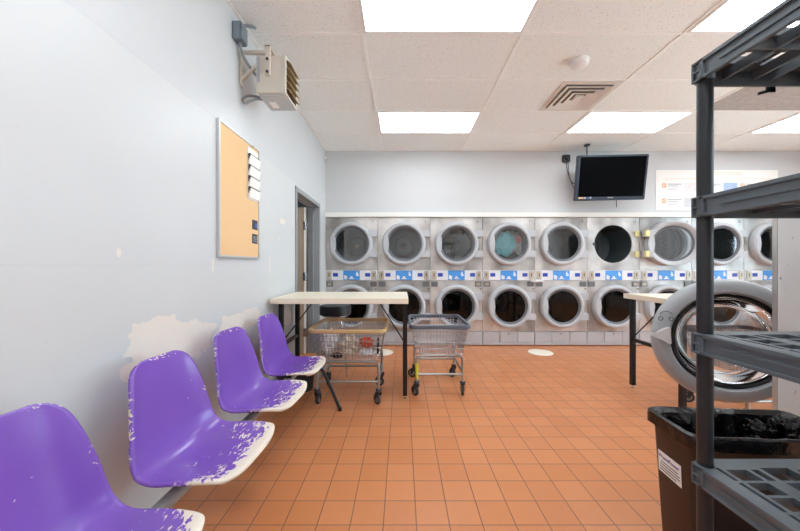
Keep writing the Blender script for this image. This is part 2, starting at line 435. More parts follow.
# door frame
b = MB()
for q in ((DY0 - .05, DY0 + .004, 0, DZ + .05), (DY1 - .004, DY1 + .05, 0, DZ + .05), (DY0 + .004, DY1 - .004, DZ - .004, DZ + .05)): b.box(XL - .155, XL + .012, q[0], q[1], q[2], q[3], .004)
b.box(XL - .09, XL - .07, DY1 - .015, DY1, 0, DZ); b.box(XL - .09, XL - .07, DY0, DY0 + .015, 0, DZ); b.box(XL - .09, XL - .07, DY0, DY1, DZ - .015, DZ)
struct('trim_3', b, 'doorframe')
d = struct('door_1', MB().box(-.93, 0, -.045, 0, .01, DZ - .02, .003), 'tan_door', loc=(XL - .157, DY1 - .03, 0)); d.rotation_euler = (0, 0, R(-4))
MB().box(-.022, .001, -.05, -.044, .012, DZ - .022).build('edge_strip', 'white', d)
for z in (.25, 1.02, 1.72):
    h = MB(); h.box(-.03, .035, -.056, -.049, z, z + .11, .002); h.tube([(.004, -.056, z - .005), (.004, -.056, z + .115)], .008, 8); h.build('hinge', 'chrome', d)

# ------------------------------------------------------------------ ceiling things
def ceiling_light(x, y, label):
    t = thing('ceiling_light', label, 'ceiling light', (x, y, ZC), 0, 'recessed fluorescent ceiling panels')
    f = MB(); w, h = 1.195, .59
    for q in ((0, w, 0, .02), (0, w, h - .02, h), (0, .02, .02, h - .02), (w - .02, w, .02, h - .02)): f.box(q[0], q[1], q[2], q[3], -.012, -.0005, .002)
    f.build('frame', 'white', t)
    MB().box(.02, w - .02, .02, h - .02, -.009, -.003).build('diffuser', 'diffuser', t)
for x, y, l in ((-.288, 1.852, 'lit fluorescent ceiling panel at top centre, cut by the top edge of the photo'), (2.152, 1.852, 'lit fluorescent ceiling panel over the black shelving, at the top right corner'),
                (-.288, 3.692, 'lit fluorescent ceiling panel nearest the left wall above the folding table'), (2.152, 3.692, 'lit fluorescent ceiling panel in front of the television, beside the air vent'),
                (4.592, 3.692, 'lit fluorescent ceiling panel at the far right, behind the black shelving post'),
                (4.592, 1.852, 'lit fluorescent ceiling panel at right out of frame over the washers'),
                (-.288, .012, 'lit fluorescent ceiling panel above the nearest purple chairs'), (2.152, .012, 'lit fluorescent ceiling panel above the near end of the shelving'), (4.592, .012, 'lit fluorescent ceiling panel far right beyond the shelving'),
                (-.288, -1.828, 'lit fluorescent ceiling panel by the left shop window'), (2.152, -1.828, 'lit fluorescent ceiling panel by the middle shop window'), (4.592, -1.828, 'lit fluorescent ceiling panel by the right shop window')):
    ceiling_light(x, y, l)
# diffuser vent
t = thing('ceiling_vent', 'off-white square air vent with nested louvers in the ceiling', 'air vent', (1.835, 3.375, ZC))
def sqring(mb, a, b_, z0, z1, flare=0):
    """square ring between half sizes a > b_"""
    A = [(-1, -1), (1, -1), (1, 1), (-1, 1)]
    P = [[mb.bm.verts.new((sx * r_, sy * r_, z)) for sx, sy in A] for r_, z in ((a, z0), (b_, z1), (b_ + .006, z1 + .006), (a, z0 + .006))]
    for q in range(4):
        for k in range(4):
            k2 = (k + 1) % 4; mb.bm.faces.new((P[q][k], P[q][k2], P[(q + 1) % 4][k2], P[(q + 1) % 4][k]))
sq = MB(); sqring(sq, .29, .235, -.008, -.006); sq.build('frame', 'vent', t)
MB().box(-.235, .235, -.235, .235, -.0045, -.0005).build('backing', 'vent_dark', t)
for a in (.228, .168, .108):
    sq = MB(); sqring(sq, a, a - .046, -.026, -.007); sq.build('louver', 'vent', t)
MB().box(-.045, .045, -.045, .045, -.024, -.005, .004).build('centre_plate', 'vent', t)
t = thing('smoke_detector', 'round white smoke detector on a ceiling tile', 'smoke detector', (1.53, 2.79, ZC))
MB().lathe([(0, -.0005), (.078, -.0005), (.078, -.012), (.07, -.016)], n=40).build('base', 'white', t)
MB().lathe([(.07, -.016), (.068, -.038), (.058, -.046), (.02, -.05), (0, -.05)], n=40).build('cover', 'white', t)

# ------------------------------------------------------------------ stacked dryers
X0, PW = -1.172, .8015
FY = 4.95
def dryer_door(root, cz, kind, hinge_x, cx, low):
    """light grey ring door, modelled round its centre; origin on the hinge edge"""
    d = MB(); o = cx - hinge_x
    rr = .332
    d.lathe([(.268, -.04), (.270, -.074), (.280, -.084), (.300, -.086), (.322, -.072), (rr, -.04), (rr, -.006), (.318, -.004), (.306, -.006), (.27, -.038)], (o, 0, 0), 'y', 64, closed=True)
    ring = d.build('door', 'ring', root, loc=(hinge_x, FY, cz))
    MB().lathe([(.2675, -.05), (.2675, -.076), (.252, -.066), (.238, -.060), (.238, -.052), (.255, -.050)], (o, 0, 0), 'y', 64, closed=True).build('inner_collar', 'ring_inner', ring)
    for z in (.155, -.155):
        a = MB(); a.box(o + .255, o + .392, -.070, -.006, z - .052 + .0, z + .052, .006); a.build('hinge_arm', 'ring', ring)
    MB().prism([(-.275, -.16), (-.236, -.10), (-.228, 0), (-.236, .10), (-.275, .16), (-.30, .10), (-.307, 0), (-.30, -.10)], -.088, -.06, 'y', .004).build('pull_grip', 'ring', ring, loc=(o, 0, 0))
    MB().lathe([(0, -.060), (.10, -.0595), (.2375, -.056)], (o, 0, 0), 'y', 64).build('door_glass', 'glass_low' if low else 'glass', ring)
    return ring
def drum(root, cx, cz, low):
    m = 'drum_shaded' if low else 'drum'
    d = MB(); d.lathe([(.29, .021), (.30, .03), (.345, .06), (.345, .62), (.30, .63), (0, .63)], (cx, FY, cz), 'y', 64)
    for k in range(3):
        a = 2 * PI * k / 3 + .4 + cx
        p = Vector((math.cos(a), 0, math.sin(a)))
        d.tube([Vector((cx, FY + .08, cz)) + p * .325, Vector((cx, FY + .6, cz)) + p * .325], .03, 8)
    dr = d.build('drum', m, root)
    MB().lathe([(.19, .625), (.185, .60), (.15, .595), (.14, .61)], (cx, FY, cz), 'y', 48).build('back_ring', 'ring_inner', dr)
    MB().lathe([(.045, .628), (.042, .585), (.02, .57), (0, .57)], (cx, FY, cz), 'y', 24).build('hub', 'coin', dr)
ORD = ['first', 'second', 'third', 'fourth', 'fifth', 'sixth', 'seventh', 'eighth', 'ninth']
DLAB = ['stacked stainless dryer at the left end of the wall row, beside the doorway',
        'second stacked dryer from the left, behind the end of the folding table',
        'third stacked dryer from the left, behind the cart with grey rim',
        'fourth stacked dryer from the left with teal laundry tumbling in its upper drum',
        'fifth stacked dryer from the left, between teal laundry dryer and open dryer',
        'sixth stacked dryer from the left with upper door swung wide open, under the television',
        'seventh stacked dryer from the left, upper door covered by its neighbour\'s open door',
        'eighth stacked dryer from the left, just right of the black shelving post',
        'ninth stacked dryer from the left, beside the pale washer side panel']
for k in range(9):
    x0 = X0 + PW * k; cx = PW / 2
    t = thing('stacked_dryer', DLAB[k], 'dryer', (x0, 0, 0), 0, 'stacked dryers along the back wall')
    zu, zl, r = 1.557, .605, .29
    b = MB()
    for q in ((.004, .022), (PW - .022, PW - .004)): b.box(q[0], q[1], FY + .02, FY + .75, .012, 1.962)
    b.box(.004, PW - .004, FY + .73, FY + .75, .012, 1.962); b.box(.022, PW - .022, FY + .02, FY + .73, 1.94, 1.962); b.box(.022, PW - .022, FY + .02, FY + .73, 1.0, 1.02)
    b.build('cabinet', 'steel', t)
    MB().holeplate(.003, PW - .003, 1.158, 1.962, cx, zu, r, FY).build('upper_front', 'steel', t)
    MB().holeplate(.003, PW - .003, .222, .998, cx, zl, r, FY).build('lower_front', 'steel', t)
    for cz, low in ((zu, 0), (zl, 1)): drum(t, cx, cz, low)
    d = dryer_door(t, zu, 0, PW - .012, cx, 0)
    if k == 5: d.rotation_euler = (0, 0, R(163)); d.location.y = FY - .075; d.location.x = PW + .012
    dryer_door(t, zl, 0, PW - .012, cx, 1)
    # control strip
    p = MB().box(.004, PW - .004, FY - .012, FY + .02, 1.002, 1.154, .003).build('control_panel', 'panel_white', t)
    s = MB().box(cx - .127, cx + .127, FY - .0155, FY - .0125, 1.006, 1.15).build('sticker', 'sticker', p)
    q = MB(); yy0, yy1 = FY - .0172, FY - .0157
    q.prism([(cx - .05, 1.02), (cx + .05, 1.02), (cx + .02, 1.04), (cx + .015, 1.065), (cx - .015, 1.065), (cx - .02, 1.04)], yy0, yy1)
    q.prism([(cx - .115, 1.02), (cx - .07, 1.01), (cx - .06, 1.06), (cx - .10, 1.085), (cx - .115, 1.07)], yy0, yy1)
    q.prism([(cx + .065, 1.09), (cx + .08, 1.06), (cx + .115, 1.075), (cx + .10, 1.10), (cx + .08, 1.145)], yy0, yy1)
    q.build('pictogram', 'panel_white', s)
    for xx in (.135, PW - .135):
        w = xx + (.02 if xx < cx else -.02)
        MB().box(w - .038, w + .038, FY - .0155, FY - .0125, 1.058, 1.112, .0008).build('display', 'display', p)
    for xx in (.058, PW - .058):
        cs = MB().box(xx - .036, xx + .036, FY - .024, FY - .0125, 1.015, 1.142, .004).build('coin_slot', 'coin', p)
        sl = MB(); sl.box(xx - .006, xx + .006, FY - .026, FY - .0245, 1.06, 1.11); sl.build('slot_opening', 'black', cs)
    for xx in (.066, PW - .066):
        lk = MB().box(xx - .05, xx + .05, FY - .014, FY - .0005, .905, .983, .004).build('coin_box', 'lock', t)
        MB().box(xx - .03, xx + .03, FY - .018, FY - .0145, .922, .966, .003).build('lock_plate', 'lock' if (k + (xx > cx)) % 3 else 'coin', lk)
    # base
    bp = MB()
    bp.box(.004, PW - .004, FY - .004, FY + .02, .012, .05, .003)
    for a, c_ in ((.004, .262), (.266, PW - .266), (PW - .262, PW - .004)): bp.box(a, c_, FY - .004, FY + .02, .054, .215, .004)
    bp.build('base_panel', 'base_grey', t)
    MB().lathe([(0, -.010), (.009, -.010), (.009, -.0045)], (cx, FY, .18), 'y', 16).build('keyhole', 'black', t)
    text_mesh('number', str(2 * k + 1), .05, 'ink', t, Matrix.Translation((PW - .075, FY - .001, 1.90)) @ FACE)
    if k == 5:
        for z in (zu + .155, zu - .155):
            for xx in (PW - .04, PW + .045): MB().box(xx - .032, xx + .026, FY - .026 if xx < PW else FY - .12, FY - .0005 if xx < PW else FY - .078, z - .045, z + .045, .004).build('hinge_pad', 'yellow_hinge', t)
        MB().box(.09, .105, FY - .006, FY - .0005, zu - .02, zu + .02).build('door_catch', 'black', t)
    if k < 8: MB().lathe([(0, -.018), (.009, -.018), (.009, -.0005)], (PW - .03, FY, .87), 'y', 12).build('bolt', 'black', t)
# laundry tumbling in the fourth dryer
x4 = X0 + PW * 3 + PW / 2
tag(MB().lump((x4 - .06, FY + .015, 1.545), .145, .035, .17, 3, .3).build('towel', 'teal'), 'teal towel tumbling inside the fourth upper dryer drum', 'towel')
tag(MB().lump((x4 + .16, FY + .015, 1.625), .035, .035, .06, 5, .3).build('garment', 'red_cloth'), 'coral red garment tumbling beside the teal towel', 'clothes')
tag(MB().lump((x4 + .155, FY + .015, 1.465), .035, .035, .07, 8, .3).build('garment', 'cloth_cream'), 'cream garment tumbling below the coral red garment', 'clothes')
tag(MB().lump((x4 + .05, FY + .17, 1.60), .20, .05, .17, 9, .3).build('garment', 'cloth_white'), 'white garment behind the teal towel in the fourth upper dryer drum', 'clothes')
# small white cloth lying on the coin box between 4th and 5th
xx = X0 + PW * 4
tag(MB().lump((xx + .02, FY - .047, .992), .10, .028, .022, 4, .25, sub=3).build('cloth_scrap', 'cloth_white'), 'small white cloth scrap draped over the coin boxes between two dryers', 'cloth')

# ------------------------------------------------------------------ purple chairs on their beam
def catmull(P, n):
    out = []; L = len(P)
    for i in range(L - 1):
        p0, p1, p2, p3 = P[max(i - 1, 0)], P[i], P[i + 1], P[min(i + 2, L - 1)]
        for k in range(n):
            t = k / n
            out.append(tuple(.5 * (2 * b_ + (c - a) * t + (2 * a - 5 * b_ + 4 * c - d) * t * t + (-a + 3 * b_ - 3 * c + d) * t ** 3) for a, b_, c, d in zip(p0, p1, p2, p3)))
    out.append(P[-1]); return out
def chair_shell():
    #     X      Z     half  side rise
    #     X      Z     half  side rise, turn of the rise from up (0) to forward (90)
    P = [(-.604, .428, .160, .002, 0), (-.594, .440, .188, .008, 0), (-.614, .452, .205, .016, 0), (-.70, .444, .217, .028, 0), (-.80, .431, .222, .036, 5), (-.88, .428, .224, .038, 20),
         (-.940, .455, .224, .038, 45), (-.972, .52, .216, .036, 75), (-.988, .61, .200, .036, 84), (-1.002, .70, .180, .030, 84), (-1.014, .765, .162, .024, 85), (-1.021, .802, .146, .018, 85), (-1.025, .825, .124, .012, 85), (-1.028, .838, .098, .008, 85), (-1.033, .843, .078, .005, 85), (-1.040, .839, .072, .003, 85), (-1.043, .832, .070, .002, 85)]
    V = catmull(P, 4); NU = 26
    bm = bmesh.new(); lay = bm.verts.layers.float.new('wear'); rows = []; nv = len(V)
    for j, (x, z, hw, rise, an) in enumerate(V):
        nrm = Vector((math.sin(R(an)), 0, math.cos(R(an)))); cu = min(1, j / 8) * min(1, max(0, (nv - 1 - j) / 16))
        row = []
        for i in range(-NU // 2 - 2, NU // 2 + 3):
            u = i / (NU / 2); au = abs(u); sg = 1 if u > 0 else -1
            if au <= 1: y = hw * u; off = rise * au ** 2.6
            else:
                e = (au - 1) / (2 / (NU / 2)); y = sg * (hw + .010 * cu * math.sin(e * PI / 2)); off = rise - .014 * cu * (1 - math.cos(e * PI / 2))
            # round the front corners back a little
            fr = max(0, 1 - j / 16) * .03 * au ** 4
            p = Vector((x + .855 - fr, y, z)) + nrm * off
            v = bm.verts.new(p)
            lx = x
            w = 0.0
            front = max(0, min(1, (lx + .86) / .26))
            w = .05 + .33 * front ** 1.1 if lx > -.90 and j < 24 else 0.0
            if lx > -.655 and j < 20: w = max(w, .33 + .42 * min(1, (lx + .655) / .045))
            if j < 16 and au > .7: w = max(w, front * (.38 + .35 * (au - .7) / .3))
            if j > 24: w = max(w, .13 * max(0, (au - .85) / .15)); 
            if j > nv - 18: w = max(w, .14)
            if w == 0: w = -.05
            v[lay] = w
            row.append(v)
        rows.append(row)
    for j in range(nv - 1):
        for i in range(len(rows[0]) - 1): bm.faces.new((rows[j][i], rows[j][i + 1], rows[j + 1][i + 1], rows[j + 1][i]))
    bmesh.ops.recalc_face_normals(bm, faces=bm.faces)
    mb = MB(); mb.bm.free(); mb.bm = bm; return mb
CL = ['purple moulded shell chair nearest the camera, cut by the left edge of the photo',
      'purple moulded shell chair with a broad cream chipped seat front, second from the camera',
      'purple moulded shell chair, third from the camera, in front of the peeled wall patch',
      'purple moulded shell chair farthest from the camera, beside the folding table']
sh = None
for k in range(4):
    cy = .785 + .567 * k
    t = thing('shell_chair', CL[k], 'chair', (-.838 - .014 * k, cy, 0), R(-3), 'purple chairs on the wall bench')
    if sh is None:
        o = chair_shell().build('seat_shell', 'purple', t, recalc=False, ang=80); sh = o.data
        o0 = o
    else:
        o = bpy.data.objects.new('seat_shell', sh); C.objects.link(o); o.parent = t
    md = o.modifiers.new('thickness', 'SOLIDIFY'); md.thickness = .008; md.offset = -1
    md = o.modifiers.new('smooth', 'SUBSURF'); md.levels = 1; md.render_levels = 1
    b = MB(); b.box(-.05, .06, -.09, -.06, .386, .412, .003); b.box(-.05, .06, .06, .09, .386, .412, .003); b.box(-.03, .03, -.06, .06, .386, .395)
    b.build('mounting_bracket', 'black_metal', t)
t = thing('bench_beam', 'grey steel beam with black splayed legs carrying the purple chairs', 'bench frame', (-.855, 1.64, 0))
MB().tube([(0, -1.10, .36), (0, 1.13, .36)], .026, 16).build('beam', 'beam', t)
for y in (-1.08, 1.085):
    for pts in ([(0, y, .36), (.10, y, .375), (.17, y, .352), (.215, y, .28), (.33, y, .014)], [(0, y, .36), (-.10, y, .375), (-.15, y, .35), (-.175, y, .28), (-.215, y, .014)]):
        c = catmull(pts, 5); l = MB(); l.tube(c, .0135, 10); l.tube([(pts[-1][0], y, 0), (pts[-1][0], y, .03)], .017, 10); l.build('leg', 'black_metal', t)

# ------------------------------------------------------------------ folding tables
def table(name_label, x0, x1, y0, y1, legx, legy, braces):
    t = thing('folding_table', name_label, 'table', (0, 0, 0)); zt = .94
    o = MB().box(x0, x1, y0, y1, zt - .047, zt, .003).build('tabletop', 'cream', t)
    for lx in legx:
        for ly in legy:
            l = MB(); l.box(lx - .02, lx + .02, ly - .02, ly + .02, .03, zt - .048, .002)
            leg = l.build('leg', 'black_metal', t)
            MB().lathe([(0, 0), (.017, 0), (.017, .008), (.007, .012), (.007, .032)], (lx, ly, 0), 'z', 16).build('foot', 'chrome', leg)
        MB().box(lx - .015, lx + .015, legy[0] + .02, legy[1] - .02, .47, .50, .002).build('stretcher', 'black_metal', t)
    for (xa, xb, ya) in braces:
        MB().tube([(xa, ya, zt - .05), (xb, ya, .52)], .006, 8).build('brace', 'black_metal', t)
    return t
table('cream-topped folding table with black legs against the left wall', -1.136, .055, 2.78, 3.51, (-1.112, .028), (2.975, 3.44), ((-.21, .02, 2.975), (-.82, -1.10, 2.975)))
table('cream-topped folding table with black legs behind the open washer door', 2.26, 4.08, 2.59, 3.30, (2.31, 4.03), (2.66, 3.235), ((2.7, 2.33, 3.235),))

# ------------------------------------------------------------------ laundry carts
def rounded(x0, x1, y0, y1, r, n=6):
    out = []
    for cx, cy, a in ((x1 - r, y1 - r, 0), (x0 + r, y1 - r, PI / 2), (x0 + r, y0 + r, PI), (x1 - r, y0 + r, 3 * PI / 2)):
        for k in range(n + 1):
            q = a + PI / 2 * k / n; out.append((cx + r * math.cos(q), cy + r * math.sin(q)))
    return out
def cart(label, loc, w, d, rim_mat, strap=False, rz=0.0, turn=0.0, turn_sign=1):
    t = thing('laundry_cart', label, 'laundry cart', loc, rz)
    zt, zb = .66, .40; hw, hd = w / 2, d / 2; bw, bd = hw - .055, hd - .055
    rp = rounded(-hw, hw, -hd, hd, .06)
    # bumper rim, a flattened vinyl band
    m = MB(); rings = []
    prof = [(-.012, -.015), (.006, -.019), (.012, -.012), (.012, .012), (.006, .019), (-.012, .015)]
    N = len(rp)
    for i, (x, y) in enumerate(rp):
        a, b_ = Vector(rp[i - 1]), Vector(rp[(i + 1) % N]); tt = (b_ - a).normalized(); nn = Vector((tt.y, -tt.x))
        rings.append([m.bm.verts.new((x + nn.x * o, y + nn.y * o, zt + h)) for o, h in prof])
    for i in range(N):
        A, B = rings[i], rings[(i + 1) % N]
        for k in range(6): m.bm.faces.new((A[k], A[(k + 1) % 6], B[(k + 1) % 6], B[k]))
    m.build('rim', rim_mat, t)
    # wire basket
    m = MB(); wr = .0027
    def lv(f): return (bw + (hw - .01 - bw) * f, bd + (hd - .01 - bd) * f, zb + (zt - zb) * f)
    for f in (0, .2, .42, .64, .84):
        a, c, z = lv(f); m.tube([(x, y, z) for x, y in rounded(-a, a, -c, c, .045 + .01 * f, 4)], wr * 1.3 if f else .004, 6, closed=True)
    a0, c0, z0 = lv(0); a1, c1, z1 = lv(1)
    nx, ny = int(w / .034), int(d / .034)
    for i in range(1, nx):
        u = -1 + 2 * i / nx
        for sy in (-1, 1): m.tube([(u * a1 * .97, sy * c1, z1), (u * a0 * .96, sy * c0, z0)], wr, 5)
        m.tube([(u * a0 * .96, -c0, z0), (u * a0 * .96, c0, z0)], wr, 5)
    for j in range(1, ny):
        u = -1 + 2 * j / ny
        for sx in (-1, 1): m.tube([(sx * a1, u * c1 * .97, z1), (sx * a0, u * c0 * .96, z0)], wr, 5)
        if j % 2 == 0: m.tube([(-a0, u * c0 * .96, z0 - .003), (a0, u * c0 * .96, z0 - .003)], wr, 5)
    m.build('wire_basket', 'wire', t)
    # tube frame: two hoops and stretchers
    fx, fd = bw - .005, bd - .02
    for sy in (-1, 1):
        y = sy * fd
        pts = [(-fx, y, .135), (-fx, y, .33), (-fx + .012, y, .362), (-fx + .045, y, .378), (fx - .045, y, .378), (fx - .012, y, .362), (fx, y, .33), (fx, y, .135)]
        m = MB(); m.tube(catmull(pts, 3), .0125, 10); m.build('frame_hoop', 'zinc', t)
        MB().tube([(-fx, y, .205), (fx, y, .205)], .011, 10).build('stretcher', 'zinc', t)
    for sx in (-1, 1): MB().tube([(sx * fx, -fd, .225), (sx * fx, fd, .225)], .011, 10).build('stretcher', 'zinc', t)
    for sx in (-1, 1):
        for sy in (-1, 1):
            a = PI / 2 + turn + (.9 if sx * turn_sign < 0 else .15) + .3 * sy; px, py = sx * fx, sy * fd
            q = Matrix.Translation((px, py, 0)) @ Matrix.Rotation(a, 4, 'Z')
            m = MB(); m.lathe([(.006, .142), (.024, .142), (.028, .128), (.022, .118), (.02, .112)], (0, 0, 0), 'z', 16)
            for s_ in (-1, 1): m.prism([(-.02, .115), (.022, .115), (.042, .055), (.034, .04), (.022, .04)], s_ * .021 - .002, s_ * .021 + .002, 'y')
            bmesh.ops.transform(m.bm, matrix=q, verts=m.bm.verts)
            c = m.build('caster', 'rubber', t)
            m = MB(); m.lathe([(.032, -.013), (.043, -.013), (.048, -.008), (.048, .008), (.043, .013), (.032, .013)], (.026, 0, .048), 'y', 28, closed=True)
            bmesh.ops.transform(m.bm, matrix=q, verts=m.bm.verts); m.build('wheel', 'rubber', c)
            m = MB(); m.lathe([(0, -.013), (.032, -.009), (.032, .009), (0, .013)], (.026, 0, .048), 'y', 20)
            bmesh.ops.transform(m.bm, matrix=q, verts=m.bm.verts); m.build('wheel_hub', 'zinc', c)
    if strap:
        m = MB(); m.tube([(-fx, -fd, .17), (-fx, -fd, .31)], .0155, 10); m.build('strap', 'yellow', t)
    return t
cart('empty wire laundry cart with dark grey rim right of the table leg', (.353, 3.285, 0), .55, .67, 'grey_rim', True)
c1 = cart('wire laundry cart with tan rim holding crumpled cloths, under the folding table', (-.475, 3.06, 0), .66, .60, 'tan_rim', turn_sign=-1)
cart('wire laundry cart glimpsed behind the open washer door', (2.84, 2.655, 0), .62, .62, 'grey_rim')
# contents of the tan-rimmed cart
zb = .41
tag(MB().lump((-.665, 3.0, zb + .10), .065, .11, .11, 1, .45, 2.4, flat=-.10).build('plastic_bag', 'cloth_white'), 'white bag slumped at the left end of the tan-rimmed cart', 'bag')
tag(MB().lump((-.485, 3.0, zb + .085), .075, .10, .085, 2, .5, 2.6, flat=-.083).build('crumpled_cloth', 'cloth_cream'), 'cream crumpled cloth in the middle of the tan-rimmed cart', 'cloth')
tag(MB().lump((-.325, 2.96, zb + .03), .07, .10, .030, 6, .22, flat=-.028).build('crumpled_cloth', 'cloth_grey'), 'pale grey cloth lying flat under the orange wrapper in the cart', 'cloth')
tag(MB().lump((-.325, 2.95, zb + .115), .055, .045, .045, 7, .5, 2.6).build('snack_wrapper', 'orange_bag'), 'orange-red crumpled wrapper on top of pale cloth in the cart', 'wrapper')
tag(MB().lump((-.575, 2.85, zb + .022), .05, .025, .026, 8, .2, flat=-.02).build('pouch', 'black_vinyl'), 'small black pouch at the bottom front of the tan-rimmed cart', 'pouch')
tag(MB().box(-.228, -.212, 2.92, 3.02, zb + .008, zb + .15, .006).build('folder', 'black_vinyl'), 'thin black folder standing at the right end of the tan-rimmed cart', 'folder')

# ------------------------------------------------------------------ stool under the table
t = thing('stool', 'round black stool with chrome legs behind the tan-rimmed cart', 'stool', (-.755, 3.66, 0))
MB().lathe([(0, .67), (.165, .67), (.174, .678), (.176, .72), (.174, .768), (.166, .777), (.12, .783), (0, .785)], n=40).build('seat_cushion', 'black_vinyl', t)
MB().tube([(.15 * math.cos(a * PI / 12), .15 * math.sin(a * PI / 12), .25) for a in range(24)], .008, 8, closed=True).build('foot_ring', 'chrome', t)
MB().lathe([(0, .62), (.06, .62), (.14, .655), (.14, .664), (0, .664)], n=32).build('seat_plate', 'chrome', t)
for k in range(4):
    a = PI / 4 + k * PI / 2 + .15
    MB().tube([(.08 * math.cos(a), .08 * math.sin(a), .64), (.135 * math.cos(a), .135 * math.sin(a), .4), (.185 * math.cos(a), .185 * math.sin(a), 0)], .0105, 10).build('leg', 'chrome', t)

# small black bin under the last chair
m = MB(); m.lathe([(0, 0), (.10, 0), (.125, .27), (.13, .27), (.13, .28), (.118, .28), (.095, .012), (0, .012)], (-.985, 3.2, 0), 'z', 32)
tag(m.build('wastebasket', 'mesh_bin'), 'small round black wastebasket on the floor behind the last purple chair', 'wastebasket')

# round covers on the floor
for x, y, l in ((1.955, 4.56, 'round ivory cover on the orange floor in front of the fourth dryer'), (-.29, 4.56, 'round ivory cover on the floor behind the tan-rimmed cart')):
    tag(MB().lathe([(0, .007), (.15, .007), (.165, .004), (.168, 0), (0, 0)], (x, y, 0), 'z', 40).build('floor_cover', 'cover'), l, 'floor cover', 'round floor covers')

# ------------------------------------------------------------------ left wall things
bw_ = XL + .001
t = thing('cork_board', 'cork notice board in a slim aluminium frame on the left wall', 'notice board', (bw_, 2.32, 1.275))
m = MB(); W2, H = .29, .88
for q in ((-W2, W2, 0, .016), (-W2, W2, H - .016, H), (-W2, -W2 + .016, .016, H - .016), (W2 - .016, W2, .016, H - .016)): m.box(0, .02, q[0], q[1], q[2], q[3], .002)
m.build('frame', 'alu', t)
MB().box(0, .013, -W2 + .016, W2 - .016, .016, H - .016).build('cork_panel', 'cork', t)
# card rack hanging on the board
t = thing('card_rack', 'white four-tier card rack hung on the cork board', 'card rack', (XL + .016, 2.475, 1.725))
rk = MB(); rk.box(.001, .004, -.065, .10, 0, .39); rk.build('back_card', 'paper', t)
for k in range(4):
    z = .012 + k * .083; y0, y1 = -.065, .10
    q = MB(); q.prism([(.005, z), (.016, z), (.030, z + .066), (.026, z + .068), (.005, z + .02)], y0, y1, 'y', .0008)
    q.build('pocket', 'paper', t)
    MB().prism([(.0055, z + .024), (.0255, z + .0685), (.021, z + .0785), (.0055, z + .0785)], y0 + .002, y1 - .002, 'y').build('gap_shade', 'ink', t)  # dark wedge put in for the shade in the gap above each pocket
m = MB(); m.tube([(.0, .0, .41), (.012, 0, .41)], .004, 8); m.lathe([(0, 0), (.007, .0), (.007, .006), (0, .006)], (.012, 0, .41), 'x', 12); m.build('push_pin', 'chrome', t)
for z, l in ((1.505, 'dark slate business card with blue print, upper of two on the cork board'), (1.395, 'dark slate business card, lower of two on the cork board')):
    t = thing('business_card', l, 'card', (XL + .0145, 2.535, z), 0, 'cards pinned to the cork board')
    MB().box(0, .001, -.045, .045, 0, .075).build('card_face', 'card_dark', t)
    if z > 1.45: MB().box(.0012, .0018, .002, .043, .015, .05).build('print', 'card_blue', t)
    else: 
        q = MB()
        for i in range(3): q.box(.0012, .0018, -.03, .035, .018 + i * .016, .023 + i * .016)
        q.build('print', 'grey_print', t)

# unit heater
t = thing('unit_heater', 'beige louvered heater bracketed high on the left wall', 'heater', (0, 0, 0))
hx0, hx1, hy0, hy1, hz0, hz1 = -1.04, -.85, 2.30, 2.545, 2.45, 2.72
MB().box(hx0, hx1, hy0, hy1, hz0, hz1, .004).build('housing', 'heater', t)
fr = MB()
fr.box(hx1 + .001, hx1 + .022, hy0 - .004, hy0 + .014, hz0 - .004, hz1 + .004); fr.box(hx1 + .001, hx1 + .022, hy1 - .014, hy1 + .004, hz0 - .004, hz1 + .004)
fr.box(hx1 + .001, hx1 + .022, hy0 + .014, hy1 - .014, hz0 - .004, hz0 + .01); fr.box(hx1 + .001, hx1 + .022, hy0 + .014, hy1 - .014, hz1 - .01, hz1 + .004)
fr.build('front_frame', 'heater', t)
MB().box(hx1 + .0005, hx1 + .004, hy0 + .014, hy1 - .014, hz0 + .01, hz1 - .01).build('core', 'vent_dark', t)
for k in range(5):
    z = hz0 + .03 + k * .05
    MB().prism([(hx1 + .005, z + .03), (hx1 + .05, z), (hx1 + .05, z - .004), (hx1 + .005, z + .025)], hy0 + .015, hy1 - .015, 'y').build('louver', 'heater_slat', t)
m = MB(); m.box(hx0 + .012, hx1 + .012, hy0 + .008, hy1 - .008, hz0 - .012, hz0 - .0005, .003); pan = m.build('bottom_pan', 'heater_pan', t)
MB().box(hx0 + .05, hx0 + .10, hy0 + .10, hy0 + .19, hz0 - .0135, hz0 - .0125).build('rating_label', 'paper', pan)
m = MB(); m.box(hx0 + .006, hx0 + .03, hy0 - .003, hy0 - .0005, hz0 + .08, hz1 - .012); m.build('side_label', 'grey_print', t)
m = MB(); yx = hx0 + .09
for yy in (hy0 - .022, hy1 + .004): m.box(yx - .018, yx + .018, yy, yy + .018, hz1 - .15, hz1 + .06, .003)
m.box(yx - .018, yx + .018, hy0 - .022, hy1 + .022, hz1 + .048, hz1 + .06, .003)
yo = m.build('yoke', 'heater', t)
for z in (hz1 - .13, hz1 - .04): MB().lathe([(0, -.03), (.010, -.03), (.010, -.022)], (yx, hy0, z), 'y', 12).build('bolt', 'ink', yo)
m = MB(); by = 2.345
m.box(XL + .001, XL + .01, by - .02, by + .02, 2.52, 2.775, .002); m.box(XL + .01, yx, by - .012, by + .012, 2.755, 2.78, .002)
m.prism([(XL + .01, 2.56), (XL + .01, 2.585), (hx0, 2.70), (hx0, 2.672)], by - .01, by + .01, 'y'); m.build('wall_bracket', 'heater', t)
m = MB(); pts = catmull([(hx0 + .02, 2.42, hz0 + .01), (-1.06, 2.38, 2.45), (-1.10, 2.35, 2.42), (-1.135, 2.33, 2.395), (-1.15, 2.34, 2.43), (-1.12, 2.37, 2.47), (-1.03, 2.42, 2.475)], 6)
m.tube(pts, .009, 10); m.build('cable_loop', 'conduit', t)
